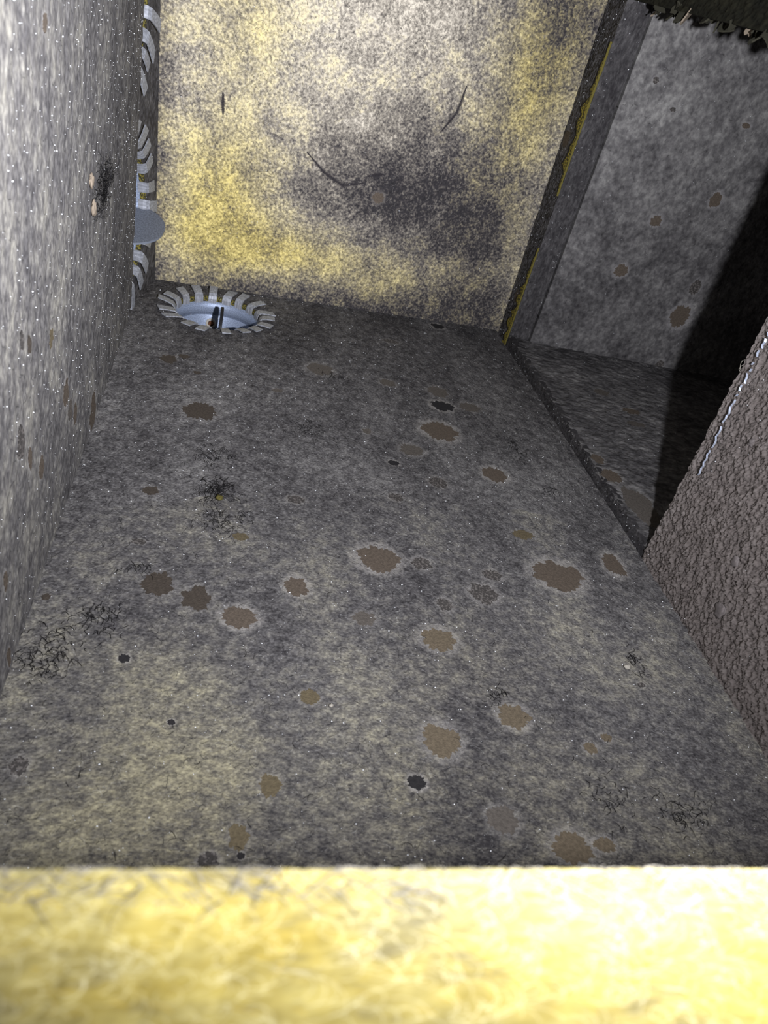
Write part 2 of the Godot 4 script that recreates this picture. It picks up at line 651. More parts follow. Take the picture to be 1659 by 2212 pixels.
# ---------------------------------------------------------------- the place
var FLOOR_SPOTS := [[-0.019, -1.800, 0.0447, 0.0472, 6], [0.327, -2.159, 0.0421, 0.0403, 1], [0.707, -2.118, 0.0333, 0.0373, 1], [0.701, -2.023, 0.0370, 0.0318, 2], [0.796, -2.040, 0.0366, 0.0292, 1], [0.656, -1.857, 0.0539, 0.0533, 0], [0.551, -1.730, 0.0332, 0.0302, 1], [0.777, -1.651, 0.0360, 0.0364, 0], [0.390, -1.242, 0.0478, 0.0448, 0], [0.820, -1.239, 0.0614, 0.0509, 0], [0.989, -1.299, 0.0266, 0.0441, 0], [-0.058, -1.110, 0.0310, 0.0338, 6], [0.013, -1.077, 0.0279, 0.0330, 6], [0.096, -1.034, 0.0316, 0.0294, 0], [0.206, -1.133, 0.0244, 0.0278, 0], [0.482, -1.009, 0.0361, 0.0318, 3], [0.337, -1.054, 0.0227, 0.0196, 1], [0.439, -0.768, 0.0342, 0.0350, 3], [0.587, -0.825, 0.0302, 0.0282, 3], [0.379, -0.687, 0.0155, 0.0143, 2], [0.146, -0.679, 0.0167, 0.0198, 4], [0.611, -0.576, 0.0331, 0.0272, 3], [0.508, -0.623, 0.0265, 0.0245, 1], [0.101, -0.595, 0.0148, 0.0208, 4], [-0.124, -2.079, 0.0227, 0.0273, 6], [-0.084, -2.111, 0.0168, 0.0125, 6], [0.541, -2.132, 0.0271, 0.0236, 1], [0.823, -2.697, 0.0266, 0.0245, 2], [0.614, -1.154, 0.0319, 0.0318, 5], [0.488, -1.651, 0.0158, 0.0117, 2], [0.596, -1.580, 0.0238, 0.0246, 5], [0.469, -1.489, 0.0183, 0.0163, 5], [0.489, -1.240, 0.0231, 0.0211, 5], [0.650, -1.219, 0.0241, 0.0179, 5], [-0.095, -0.919, 0.0096, 0.0093, 2], [-0.007, -0.790, 0.0063, 0.0054, 2], [0.189, -1.975, 0.0162, 0.0116, 1], [0.434, -1.802, 0.0123, 0.0157, 1], [0.094, -1.277, 0.0174, 0.0127, 4], [-0.103, -1.413, 0.0173, 0.0158, 6], [0.218, -0.852, 0.0169, 0.0172, 4], [0.756, -0.784, 0.0114, 0.0092, 3], [0.715, -0.762, 0.0139, 0.0119, 3], [-0.210, -0.706, 0.0121, 0.0167, 5], [0.061, -0.562, 0.0148, 0.0118, 5], [-0.245, -1.054, 0.0075, 0.0083, 6], [-0.041, -2.018, 0.0114, 0.0088, 6], [0.604, -2.473, 0.0289, 0.0169, 5], [0.104, -0.568, 0.0057, 0.0053, 2], [0.668, -0.580, 0.0186, 0.0130, 3], [0.516, -1.112, 0.0167, 0.0200, 5], [0.888, -0.915, 0.0086, 0.0061, 5], [0.219, -1.435, 0.0219, 0.0150, 5], [0.778, -1.386, 0.0284, 0.0174, 4], [-0.108, -1.232, 0.0140, 0.0088, 5]]
var BRANCH_FLOOR_SPOTS := [[1.118, -1.666, 0.0320, 0.0338, 0], [1.150, -1.523, 0.045, 0.0893, 1], [1.381, -2.102, 0.0321, 0.0220, 0], [1.357, -2.011, 0.0310, 0.0172, 1], [1.315, -2.217, 0.0286, 0.0236, 1], [1.108, -1.750, 0.0198, 0.0250, 0]]
var BRANCH_SPOTS := [[1.687, 0.247, 0.0391, 0.0458, 0], [1.616, 0.664, 0.0227, 0.0252, 0], [1.438, 0.556, 0.0212, 0.0203, 0], [1.388, 0.368, 0.0253, 0.0236, 0], [1.242, 0.954, 0.0102, 0.0106, 5], [1.335, 0.890, 0.0105, 0.0074, 5], [1.601, 0.898, 0.0154, 0.0087, 0], [1.694, 0.366, 0.0209, 0.0290, 5], [1.698, 0.054, 0.0185, 0.0147, 5], [1.661, 0.025, 0.0167, 0.0111, 5]]
var STUB_SPOTS := [[-2.718, 0.720, 0.0324, 0.0270, 0], [-2.675, 0.175, 0.0309, 0.0229, 0]]
var BACK_SPOTS := [[0.502, 0.406, 0.0210, 0.0196, 0]]
var LEFT_SPOTS := [[-1.243, 0.862, 0.0164, 0.0116, 0], [-1.090, 0.467, 0.0105, 0.0142, 6], [-1.051, 0.491, 0.0097, 0.0161, 5], [-1.349, 0.251, 0.0212, 0.0285, 0], [-1.385, 0.195, 0.0181, 0.0222, 1], [-1.665, 0.034, 0.0398, 0.0515, 0], [-1.437, 0.156, 0.0147, 0.0256, 0], [-1.066, 0.284, 0.0110, 0.0187, 0], [-1.019, 0.343, 0.0223, 0.0272, 5], [-1.137, 0.220, 0.0159, 0.0214, 0], [-0.894, 0.179, 0.0107, 0.0181, 0], [-0.882, 0.030, 0.0090, 0.0186, 0], [-1.235, 0.414, 0.0169, 0.0156, 4]]
func make_materials() -> void:
	# print of the damp spots: a flat felted coat with fine grain
	var w := 512
	var grain := noise_bytes(w, w, FastNoiseLite.TYPE_SIMPLEX_SMOOTH, 90, 0.05, 5)
	var grain_tex := grey_tex(grain, w, w)
	var tones := [Color(0.35, 0.315, 0.28), Color(0.345, 0.325, 0.305), Color(0.17, 0.165, 0.17), Color(0.38, 0.343, 0.288), Color(0.37, 0.335, 0.265), Color(0.27, 0.258, 0.25), Color(0.275, 0.25, 0.225)]
	for k in tones.size():
		var im := Image.create(256, 256, false, Image.FORMAT_RGB8)
		for y in 256:
			for x in 256:
				var t: float = 0.86 + 0.28 * grain[y * 512 + x] / 255.0
				if k == 5 and grain[(y + 250) * 512 + x + 200] > 150: t *= 1.5
				var c: Color = tones[k]
				im.set_pixel(x, y, Color(c.r * t, c.g * t, c.b * t))
		var m := dusty(tex(im), grain_tex, 0.04)
		m.texture_repeat = true
		mats["spot%d" % k] = m
	var g := plain(Color(0.93, 0.94, 0.95), 0.25)
	g.metallic_specular = 0.6
	mats.glint = g
	mats.hair = plain(Color(0.085, 0.08, 0.085), 0.9)
	mats.pale_hair = plain(Color(0.62, 0.60, 0.56), 0.8)
	# galvanised sheet: soft spangle in two greys
	var cell := noise_bytes(512, 512, FastNoiseLite.TYPE_SIMPLEX, 17, 0.06, 3)
	var spangle := Image.create(512, 512, false, Image.FORMAT_RGB8)
	for y in 512:
		for x in 512:
			var t: float = 0.78 + 0.36 * cell[y * 512 + x] / 255.0
			spangle.set_pixel(x, y, Color(0.57 * t, 0.615 * t, 0.70 * t))
	var z := plain(Color.WHITE, 0.5, 0.35)
	z.albedo_texture = tex(spangle)
	z.cull_mode = BaseMaterial3D.CULL_DISABLED
	mats.zinc = z
	var t := z.duplicate()
	t.albedo_color = Color(1.0, 0.945, 0.87)
	t.metallic = 0.2
	mats.tab = t
	var bl := z.duplicate()
	bl.albedo_color = Color(0.80, 0.78, 0.75)
	bl.metallic = 0.2
	mats.blade = bl
	mats.dark_blade = plain(Color(0.13, 0.13, 0.14), 0.6, 0.3)
	mats.foil = plain(Color(0.86, 0.90, 0.98), 0.3, 0.7)
	mats.foil.cull_mode = BaseMaterial3D.CULL_DISABLED
	var wool := Image.create(256, 256, false, Image.FORMAT_RGB8)
	for y in 256:
		for x in 256:
			var k: float = clampf((grain[y * 1024 + x * 2] - 105) / 60.0, 0.0, 1.0)
			wool.set_pixel(x, y, Color(0.26, 0.25, 0.20).lerp(Color(0.60, 0.555, 0.29), k))
	mats.core = dusty(tex(wool), null, 0.0)
	mats.core.texture_repeat = true
	mats.split = mats.core.duplicate()
	mats.split.albedo_color = Color(1.0, 0.98, 0.80)
	mats.core.albedo_color = Color(0.8, 0.8, 0.75)
	mats.flake = plain(Color(0.20, 0.195, 0.16), 0.95)
	mats.flake.cull_mode = BaseMaterial3D.CULL_DISABLED
	mats.rough_flake = plain(Color(0.42, 0.395, 0.39), 0.9)
	mats.rust = plain(Color(0.36, 0.24, 0.16), 0.8)
	mats.scrap = plain(Color(0.50, 0.455, 0.40), 0.9)

# a board face with its own felted print; returns its mesh node
func board(called: String, key: String, size: Vector2i, cfg: Dictionary, parent: Node) -> MeshInstance3D:
	var w := size.x
	var h := size.y
	var sd: int = cfg.seed
	var fine := noise_bytes(w, h, FastNoiseLite.TYPE_SIMPLEX_SMOOTH, sd, cfg.fine, 4, cfg.get("streak", 1.0), 0.6)
	var blotch := noise_bytes(w, h, FastNoiseLite.TYPE_SIMPLEX_SMOOTH, sd + 1, cfg.blotch, 4, cfg.get("streak2", 1.0), 0.6)
	var cloud := noise_bytes(w, h, FastNoiseLite.TYPE_SIMPLEX_SMOOTH, sd + 2, cfg.cloud, 3)
	var tone := field(key, w, h, cfg.tone, cfg.get("tones", []))
	var yel := field(key, w, h, cfg.get("yellow", 0.0), cfg.get("yellows", []))
	var im := paint(w, h, fine, blotch, cloud, tone, yel, cfg.weights, cfg.palette)
	for q in cfg.get("hairs", []): hairs(im, q[0], q[1], q[2], q[3], q[4])
	for q in cfg.get("scratches", []): scratch(key, im, q)
	if cfg.has("spots"): halos(key, im, cfg.spots, cfg.halo)
	var rel := fine
	if cfg.has("lump"):
		rel = noise_bytes(w, h, FastNoiseLite.TYPE_SIMPLEX_SMOOTH, sd + 3, cfg.lump, 3, 1.0, 0.45)
	relief(key, rel, w, h, cfg.amp)
	var bump := noise_bytes(w, h, FastNoiseLite.TYPE_SIMPLEX_SMOOTH, sd + 4, cfg.get("grain", 0.08), 4, cfg.get("streak", 1.0), 0.6)
	var m := dusty(tex(im), grey_tex(bump, w, h), cfg.relief)
	return put(called, sheet(key, cfg.grid.x, cfg.grid.y, cfg.thick, cfg.get("holes", [])), m, parent)

func _ready() -> void:
	stage()
	rng.seed = 20
	make_materials()
	var black := Color(0.07, 0.068, 0.07)
	var dust := [Color(0.198, 0.192, 0.198), Color(0.386, 0.378, 0.378), Color(0.59, 0.583, 0.57), Color(0.412, 0.395, 0.345), Color(0.65, 0.625, 0.52)]

	# -- floor: the long dusty bottom board
	surface("floor", [Vector3(-0.42, 0, -0.40), Vector3(1.085, 0, -0.40), Vector3(-0.42, 0, -2.82), Vector3(1.085, 0, -2.82)], [-0.42, 1.085, -0.40, -2.82], FLOOR_A)
	var floor_node := base("floor")
	tag(floor_node, "dusty grey fibreglass board floor of the duct, blotched with brown mould spots", "floor", "", "structure")
	board("bottom_board", "floor", Vector2i(2048, 2048), {
		"seed": 3, "fine": 0.12, "streak": 1.6, "blotch": 0.032, "streak2": 1.7, "cloud": 0.0028, "tone": 0.46,
		"tones": [[0.3, -2.65, 1.1, 0.55, -0.17], [0.42, -0.62, 0.14, 0.16, -0.14], [0.5, -0.95, 0.16, 0.25, -0.08], [0.04, -1.43, 0.05, 0.06, -0.2], [0.9, -0.95, 0.3, 0.45, 0.10], [0.0, -0.75, 0.28, 0.3, 0.14], [0.85, -0.52, 0.3, 0.06, -0.06]],
		"yellow": 0.0, "yellows": [[-0.02, -0.62, 0.25, 0.22, 0.62], [-0.05, -0.9, 0.2, 0.2, 0.3], [0.45, -0.55, 0.5, 0.14, 0.3], [0.6, -0.8, 0.2, 0.2, 0.12], [0.6, -0.75, 0.8, 0.5, 0.22]],
		"weights": [0.66, 0.60, 0.34, 0.6], "palette": dust,
		"hairs": [[14000, 7, black, 0.45, 0.5], [12000, 7, Color(0.70, 0.70, 0.69), 0.35, 0.6], [3500, 14, black, 0.55, 0.6], [900, 30, black, 0.6, 0.3], [2200, 18, Color(0.74, 0.74, 0.72), 0.4, 0.93]],
		"spots": FLOOR_SPOTS, "halo": Color(0.60, 0.585, 0.565), "lump": 0.035, "grain": 0.16, "amp": 0.003, "relief": 0.09, "grid": Vector2i(420, 560), "thick": 0.07, "holes": [[Vector3(0, 0, -2.49), 0.142]]}, floor_node)
	put("near_strip", block(Vector3(-0.42, -0.07, -0.41), Vector3(1.085, -0.002, -0.08)), plain(Color(0.36, 0.35, 0.33)), floor_node)
	spots("floor", FLOOR_SPOTS, floor_node)

	put("cut_edge", ring_wall(0.145, [Vector2(0, -0.002), Vector2(0, -0.07)], 72), mats.core, floor_node).position = Vector3(0, 0, -2.49) * S

	# -- back wall: pale fibres showing through the soot
	surface("back", [Vector3(-0.26, -0.03, -2.70), Vector3(1.16, -0.03, -2.768), Vector3(-0.26, 1.42, -2.70), Vector3(1.16, 1.42, -2.768)], [-0.26, 1.16, -0.03, 1.42])
	var back := base("wall_back")
	tag(back, "yellow and cream fibreglass back wall mottled with soot, a dark patch low in its middle", "wall", "", "structure")
	board("back_board", "back", Vector2i(1536, 1536), {
		"seed": 21, "fine": 0.085, "blotch": 0.042, "cloud": 0.007, "tone": 0.72,
		"tones": [[0.46, 0.42, 0.28, 0.16, -0.46], [0.82, 0.38, 0.28, 0.24, -0.46], [0.66, 0.60, 0.24, 0.16, -0.20], [0.95, 0.24, 0.14, 0.3, -0.14], [0.95, 0.10, 0.3, 0.10, -0.25], [0.45, -0.01, 0.9, 0.085, -0.52], [-0.25, 0.5, 0.045, 0.9, -0.34], [1.02, 1.1, 0.22, 0.26, -0.42], [0.75, 1.0, 0.2, 0.18, -0.10], [0.25, 0.95, 0.3, 0.3, 0.12], [0.75, 0.16, 0.12, 0.08, 0.1]],
		"yellow": 0.10, "yellows": [[-0.04, 0.30, 0.17, 0.24, 0.8], [0.15, 0.17, 0.32, 0.09, 0.7], [0.95, 0.85, 0.14, 0.28, 0.6], [0.0, 0.85, 0.14, 0.2, 0.35], [0.6, 0.12, 0.25, 0.1, 0.25], [0.5, 0.45, 0.25, 0.2, -0.25], [0.5, 1.0, 0.4, 0.2, -0.1]],
		"weights": [0.72, 0.60, 0.42, 0.45], "palette": [Color(0.21, 0.20, 0.21), Color(0.52, 0.495, 0.455), Color(0.86, 0.825, 0.755), Color(0.58, 0.525, 0.32), Color(0.89, 0.82, 0.53)],
		"hairs": [[9000, 10, black, 0.6, 0.0], [900, 26, black, 0.5, 0.0], [2500, 20, Color(0.85, 0.82, 0.76), 0.4, 0.0]],
		"scratches": [[[0.715, 0.80], [0.705, 0.72], [0.668, 0.655]], [[0.235, 0.505], [0.30, 0.455], [0.37, 0.425], [0.44, 0.445]], [[-0.052, 0.625], [-0.046, 0.565]], [[0.45, 0.47], [0.50, 0.485]]], "spots": BACK_SPOTS, "halo": Color(0.45, 0.43, 0.41), "lump": 0.02, "grain": 0.06, "amp": 0.006, "relief": 0.18, "grid": Vector2i(360, 360), "thick": 0.07}, back)
	spots("back", BACK_SPOTS, back)

	# -- left wall, raked close along the view
	surface("left", [Vector3(-0.263, -0.02, -0.10), Vector3(-0.266, -0.02, -2.375), Vector3(-0.262, 1.42, -0.10), Vector3(-0.255, 1.42, -2.375)], [-0.10, -2.375, -0.02, 1.42])
	var left := base("wall_left")
	tag(left, "grey dusty fibreglass left wall raked close beside the camera", "wall", "", "structure")
	board("left_board", "left", Vector2i(2048, 1024), {
		"seed": 44, "fine": 0.09, "blotch": 0.03, "cloud": 0.006, "tone": 0.54,
		"tones": [[-2.2, 0.5, 0.4, 0.8, -0.16], [-1.0, 0.8, 0.4, 0.5, 0.02]], "yellow": 0.05, "yellows": [[-1.0, 0.7, 0.4, 0.5, 0.12]],
		"weights": [0.55, 0.62, 0.35, 0.3], "palette": dust, "hairs": [[3000, 16, black, 0.5, 0.0]],
		"spots": LEFT_SPOTS, "halo": Color(0.58, 0.57, 0.56), "lump": 0.03, "grain": 0.09, "amp": 0.003, "relief": 0.07, "grid": Vector2i(480, 300), "thick": 0.010}, left)
	spots("left", LEFT_SPOTS, left)

	# -- the short wall past the end of the left board, which carries two collars
	var e := Vector3(-0.1736, 0, 0.985)
	var c0 := Vector3(-0.225, -0.02, -2.70)
	var c1 := Vector3(-0.267, 1.42, -2.70)
	var lower_at := Vector3(-0.233, 0.285, -2.70) + e * 0.35
	var upper_at := Vector3(-0.249, 0.855, -2.70) + e * 0.35
	surface("corner", [c0 + e * 0.78, c0, c1 + e * 0.78, c1], [0.78, 0.0, -0.02, 1.42])
	var corner := base("wall_corner")
	tag(corner, "short dark board wall in the far left corner behind the left wall's end", "wall", "", "structure")
	board("corner_board", "corner", Vector2i(512, 1024), {
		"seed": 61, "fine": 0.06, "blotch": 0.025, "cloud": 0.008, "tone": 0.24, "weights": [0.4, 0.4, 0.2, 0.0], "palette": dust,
		"grain": 0.08, "amp": 0.003, "relief": 0.1, "grid": Vector2i(130, 240), "thick": 0.004, "holes": [[lower_at, 0.224], [upper_at, 0.224]]}, corner)

	for at_ in [lower_at, upper_at]:
		var cn: Vector3 = surf["corner"].n
		var rim := put("cut_edge", ring_wall(0.229, [Vector2(0, -0.001), Vector2(0, -0.07)], 72), mats.core, corner)
		rim.transform = Transform3D(Basis(Vector3.UP.cross(cn).normalized(), cn, Vector3.UP.cross(cn).normalized().cross(cn)), at_ * S)

	# -- right wall: rough near board, the stub in the far corner, sill and lintel of the branch opening
	var right := base("wall_right")
	tag(right, "right wall with a rough dark near board and a tall opening into a side branch", "wall", "", "structure")
	surface("rough", [Vector3(1.085, -0.02, -1.338), Vector3(1.072, -0.02, -0.10), Vector3(1.085, 1.42, -1.355), Vector3(1.072, 1.42, -0.10)], [-1.338, -0.10, -0.02, 1.42])
	var w := 1024
	var lumps := noise_bytes(w, w, FastNoiseLite.TYPE_CELLULAR, 71, 0.11, 2)
	var soft := noise_bytes(w, w, FastNoiseLite.TYPE_SIMPLEX_SMOOTH, 72, 0.03, 4)
	for i in lumps.size():
		lumps[i] = clampi(((255 - lumps[i]) * 5 + soft[i] * 5) / 10, 0, 255)
	relief("rough", lumps, w, w, 0.014)
	var rough_fine := noise_bytes(w, w, FastNoiseLite.TYPE_SIMPLEX_SMOOTH, 73, 0.09, 4)
	var flat_field := field("rough", w, w, 0.5, [[-1.33, 0.5, 0.06, 2.0, 0.12]])
	var none := field("rough", w, w, 0.25, [])
	var rough_im := paint(w, w, rough_fine, soft, soft, flat_field, none, [0.35, 0.2, 0.1, 0.0], [Color(0.28, 0.262, 0.258), Color(0.40, 0.375, 0.368), Color(0.54, 0.52, 0.515), Color(0.37, 0.335, 0.305), Color(0.5, 0.46, 0.43)])
	put("rough_board", sheet("rough", 420, 480, 0.07), dusty(tex(rough_im), grey_tex(rough_fine, w, w), 0.10), right)

	surface("stub", [Vector3(1.10, -0.02, -2.80), Vector3(1.082, -0.02, -2.612), Vector3(1.105, 1.42, -2.81), Vector3(1.085, 1.42, -2.565)], [-2.80, -2.60, -0.02, 1.42])
	board("corner_stub", "stub", Vector2i(256, 1024), {
		"seed": 81, "fine": 0.06, "blotch": 0.03, "cloud": 0.01, "tone": 0.26, "weights": [0.35, 0.35, 0.2, 0.0], "palette": dust,
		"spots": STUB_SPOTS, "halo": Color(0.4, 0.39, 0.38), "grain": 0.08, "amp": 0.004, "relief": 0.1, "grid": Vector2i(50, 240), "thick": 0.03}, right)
	spots("stub", STUB_SPOTS, right)
	# cut end of the stub, towards the camera
	surface("stub_end", [Vector3(1.082, -0.02, -2.612), Vector3(1.150, -0.02, -2.585), Vector3(1.085, 1.42, -2.565), Vector3(1.172, 1.42, -2.560)], [1.085, 1.155, -0.02, 1.42])
	board("stub_cut_end", "stub_end", Vector2i(128, 1024), {
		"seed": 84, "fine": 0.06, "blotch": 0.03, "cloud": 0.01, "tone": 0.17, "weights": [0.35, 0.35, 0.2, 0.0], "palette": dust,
		"grain": 0.08, "amp": 0.004, "relief": 0.1, "grid": Vector2i(24, 240), "thick": 0.02}, right)
	# sill: the step up into the branch
	surface("sill", [Vector3(1.080, -0.02, -2.612), Vector3(1.090, -0.02, -1.33), Vector3(1.082, 0.045, -2.612), Vector3(1.092, 0.030, -1.33)], [-2.612, -1.33, -0.02, 0.045])
	board("sill_face", "sill", Vector2i(1024, 64), {
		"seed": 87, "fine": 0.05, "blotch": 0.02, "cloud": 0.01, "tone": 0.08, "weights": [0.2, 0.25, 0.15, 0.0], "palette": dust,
		"grain": 0.05, "amp": 0.003, "relief": 0.05, "grid": Vector2i(360, 12), "thick": 0.02}, right)
	# lintel with a torn lower edge; its dark palette stands in for missing torchlight
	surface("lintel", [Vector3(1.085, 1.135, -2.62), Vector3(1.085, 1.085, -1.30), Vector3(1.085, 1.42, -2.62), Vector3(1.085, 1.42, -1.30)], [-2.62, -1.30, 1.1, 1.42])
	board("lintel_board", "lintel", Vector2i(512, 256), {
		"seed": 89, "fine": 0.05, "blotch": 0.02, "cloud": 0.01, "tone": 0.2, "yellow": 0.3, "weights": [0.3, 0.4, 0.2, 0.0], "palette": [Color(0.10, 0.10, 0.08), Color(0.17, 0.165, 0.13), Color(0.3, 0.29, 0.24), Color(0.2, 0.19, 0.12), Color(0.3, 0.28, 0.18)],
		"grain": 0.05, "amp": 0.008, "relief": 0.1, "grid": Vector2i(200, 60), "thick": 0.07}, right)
	for k in 40:
		var z := -2.45 + 1.12 * (k + rng.randf() * 0.8) / 40.0
		var y := lerpf(1.135, 1.085, (z + 2.62) / 1.32)
		var o := PackedVector2Array()
		var long := rng.randf_range(0.010, 0.034)
		for t in 11: o.append(Vector2(cos(TAU * t / 11.0) * long * rng.randf_range(0.5, 1.3), sin(TAU * t / 11.0) * long * rng.randf_range(0.35, 0.9)))
		var f := put("torn_flake", plate(o, 0.004), mats.flake if k % 9 else mats.scrap, right)
		f.position = Vector3(1.090 + rng.randf_range(0, 0.05), y + rng.randf_range(-0.006, 0.008), z) * S
		f.rotation = Vector3(rng.randf_range(-0.6, 0.6), rng.randf() * 6.0, PI / 2 + rng.randf_range(-0.9, 0.9))

	# -- side branch: floor, back, far end, lid and the near board in the shade
	surface("branch_floor", [Vector3(1.092, 0.030, -1.33), Vector3(2.5, 0.030, -1.33), Vector3(1.082, 0.045, -2.65), Vector3(2.5, 0.045, -2.65)], [1.085, 2.5, -1.33, -2.65])
	var bf := base("floor_branch")
	tag(bf, "grey dusty floor of the side branch with rubbed brown patches along its sill", "floor", "", "structure")
	board("branch_bottom_board", "branch_floor", Vector2i(1024, 1024), {
		"seed": 101, "fine": 0.07, "streak": 2.0, "blotch": 0.03, "streak2": 1.7, "cloud": 0.006, "tone": 0.44, "tones": [[1.5, -2.62, 0.6, 0.12, -0.2]], "weights": [0.5, 0.55, 0.4, 0.0], "palette": dust,
		"hairs": [[900, 14, black, 0.5, 0.5]], "spots": BRANCH_FLOOR_SPOTS, "halo": Color(0.5, 0.49, 0.48), "lump": 0.04, "grain": 0.08, "amp": 0.005, "relief": 0.14, "grid": Vector2i(240, 240), "thick": 0.02}, bf)
	spots("branch_floor", BRANCH_FLOOR_SPOTS, bf)
	surface("branch", [Vector3(1.156, -0.02, -2.578), Vector3(2.5, -0.02, -2.494), Vector3(1.180, 1.42, -2.56), Vector3(2.5, 1.42, -2.494)], [1.156, 2.5, -0.02, 1.42])
	var bw := base("wall_branch")
	tag(bw, "grey dusty back wall of the side branch dotted with round brown spots", "wall", "", "structure")
	board("branch_back_board", "branch", Vector2i(1024, 1024), {
		"seed": 111, "fine": 0.06, "blotch": 0.025, "cloud": 0.006, "tone": 0.52, "tones": [[1.35, 0.9, 0.3, 0.25, 0.16], [1.2, 0.2, 0.3, 0.3, -0.10], [1.5, 0.0, 0.6, 0.06, -0.15]], "weights": [0.5, 0.45, 0.35, 0.0], "palette": dust,
		"hairs": [[900, 10, black, 0.4, 0.0]], "spots": BRANCH_SPOTS, "halo": Color(0.56, 0.55, 0.55), "lump": 0.03, "grain": 0.07, "amp": 0.005, "relief": 0.14, "grid": Vector2i(240, 240), "thick": 0.06}, bw)
	spots("branch", BRANCH_SPOTS, bw)
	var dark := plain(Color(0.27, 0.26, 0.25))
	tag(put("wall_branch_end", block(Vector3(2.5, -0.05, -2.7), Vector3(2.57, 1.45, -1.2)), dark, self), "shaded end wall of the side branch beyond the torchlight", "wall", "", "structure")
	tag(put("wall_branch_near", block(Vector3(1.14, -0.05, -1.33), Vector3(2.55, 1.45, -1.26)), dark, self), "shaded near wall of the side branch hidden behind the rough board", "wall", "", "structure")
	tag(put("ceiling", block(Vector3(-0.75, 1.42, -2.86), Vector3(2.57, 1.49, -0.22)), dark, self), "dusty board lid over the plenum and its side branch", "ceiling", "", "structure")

	# -- front wall: the stub left under the access cut, its yellow core facing up at the camera
	var front := base("wall_front")
	tag(front, "cut front wall with raw bright yellow glass wool showing along its sawn top", "wall", "", "structure")
	put("front_board", block(Vector3(-0.30, -0.07, -0.182), Vector3(1.10, 0.625, -0.085)), plain(Color(0.62, 0.56, 0.32)), front)
	surface("cut", [Vector3(-0.30, 0.655, -0.075), Vector3(0.80, 0.634, -0.075), Vector3(-0.30, 0.678, -0.182), Vector3(0.80, 0.648, -0.182)], [-0.30, 0.80, -0.075, -0.182])
	board("cut_core", "cut", Vector2i(2048, 320), {
		"seed": 131, "fine": 0.05, "streak": 3.0, "blotch": 0.016, "streak2": 1.6, "cloud": 0.005, "tone": 0.60, "tones": [[0.117, -0.163, 0.022, 0.012, -0.30], [0.034, -0.179, 0.018, 0.008, -0.42], [0.05, -0.150, 0.03, 0.010, -0.15], [0.135, -0.14, 0.03, 0.012, -0.16], [0.20, -0.16, 0.05, 0.012, 0.12], [-0.03, -0.17, 0.03, 0.012, 0.10]],
		"yellow": 0.62, "yellows": [[0.12, -0.165, 0.03, 0.014, -0.6], [-0.015, -0.137, 0.022, 0.005, 0.5], [0.003, -0.157, 0.006, 0.005, 0.4], [0.06, -0.155, 0.04, 0.012, 0.2], [0.30, -0.14, 0.08, 0.02, 0.25], [0.1, -0.186, 1.0, 0.006, -0.35]],
		"weights": [0.5, 0.5, 0.4, 0.6], "palette": [Color(0.40, 0.37, 0.27), Color(0.56, 0.53, 0.37), Color(0.70, 0.68, 0.55), Color(0.60, 0.53, 0.25), Color(0.71, 0.65, 0.37)],
		"hairs": [[2600, 60, Color(0.96, 0.94, 0.82), 0.35, 0.9], [300, 26, Color(0.85, 0.66, 0.10), 0.35, 0.9]], "lump": 0.02, "grain": 0.05, "amp": 0.003, "relief": 0.05, "grid": Vector2i(500, 60), "thick": 0.035}, front)
	var list := []
	for k in 420:
		list.append([rng.randf_range(-0.20, 0.62), -0.180 + rng.randf_range(-0.004, 0.012), rng.randf_range(0.006, 0.022), rng.randf_range(-0.9, 0.9) + (0.0 if rng.randf() < 0.5 else PI), 0.004])
	tag(put("fringe_fibres", threads("cut", list, 0.0003, 0.12), mats.pale_hair, front), "", "", "", "stuff")

	# -- loose dark fibres and torn scraps lying on the boards
	var black_list := []
	for k in 170:
		black_list.append([rng.randf_range(-0.24, 1.05), -0.55 - 1.9 * pow(rng.randf(), 1.4), rng.randf_range(0.008, 0.026), rng.randf() * TAU, 0.004])
	tag(put("loose_fibres", threads("floor", black_list, 0.00045), mats.hair, floor_node), "", "", "", "stuff")
	for q in [[0.040, -1.440, 0.045, 0.05, 90], [0.055, -1.33, 0.05, 0.05, 40], [-0.209, -0.913, 0.05, 0.06, 60], [-0.149, -1.01, 0.05, 0.05, 40], [0.27, -1.77, 0.06, 0.06, 30], [0.03, -1.58, 0.05, 0.06, 30], [0.887, -1.80, 0.02, 0.09, 26], [0.925, -1.60, 0.02, 0.03, 14], [0.37, -2.12, 0.06, 0.03, 24], [-0.1, -1.15, 0.03, 0.02, 12], [0.90, -0.975, 0.02, 0.05, 18], [0.84, -0.64, 0.06, 0.04, 30], [0.72, -0.66, 0.05, 0.05, 20], [0.57, -0.87, 0.02, 0.02, 14]]:
		tag(put("fibre_tuft", tuft("floor", Vector2(q[0], q[1]), Vector2(q[2], q[3]), q[4] * 2, 0.019), mats.hair, floor_node), "", "", "", "stuff")
	tag(put("fibre_tuft", tuft("left", Vector2(-1.76, 0.53), Vector2(0.12, 0.05), 190, 0.035, 0.0006, 0.010), mats.hair, left), "", "", "", "stuff")
	specks("floor", 2300, 0.0012, floor_node, 0.62)
	specks("left", 2400, 0.0011, left, 1.0)
	specks("back", 450, 0.0013, back, 1.0)
	specks("branch", 420, 0.0013, bw, 1.0)
	specks("branch_floor", 200, 0.0013, bf, 1.0)
	specks("rough", 260, 0.0013, right, 1.0)
	specks("stub", 260, 0.0013, right, 1.0)
	specks("stub_end", 120, 0.0013, right, 1.0)
	specks("sill", 90, 0.0015, right, 1.0)
	specks("corner", 160, 0.0016, corner, 1.0)

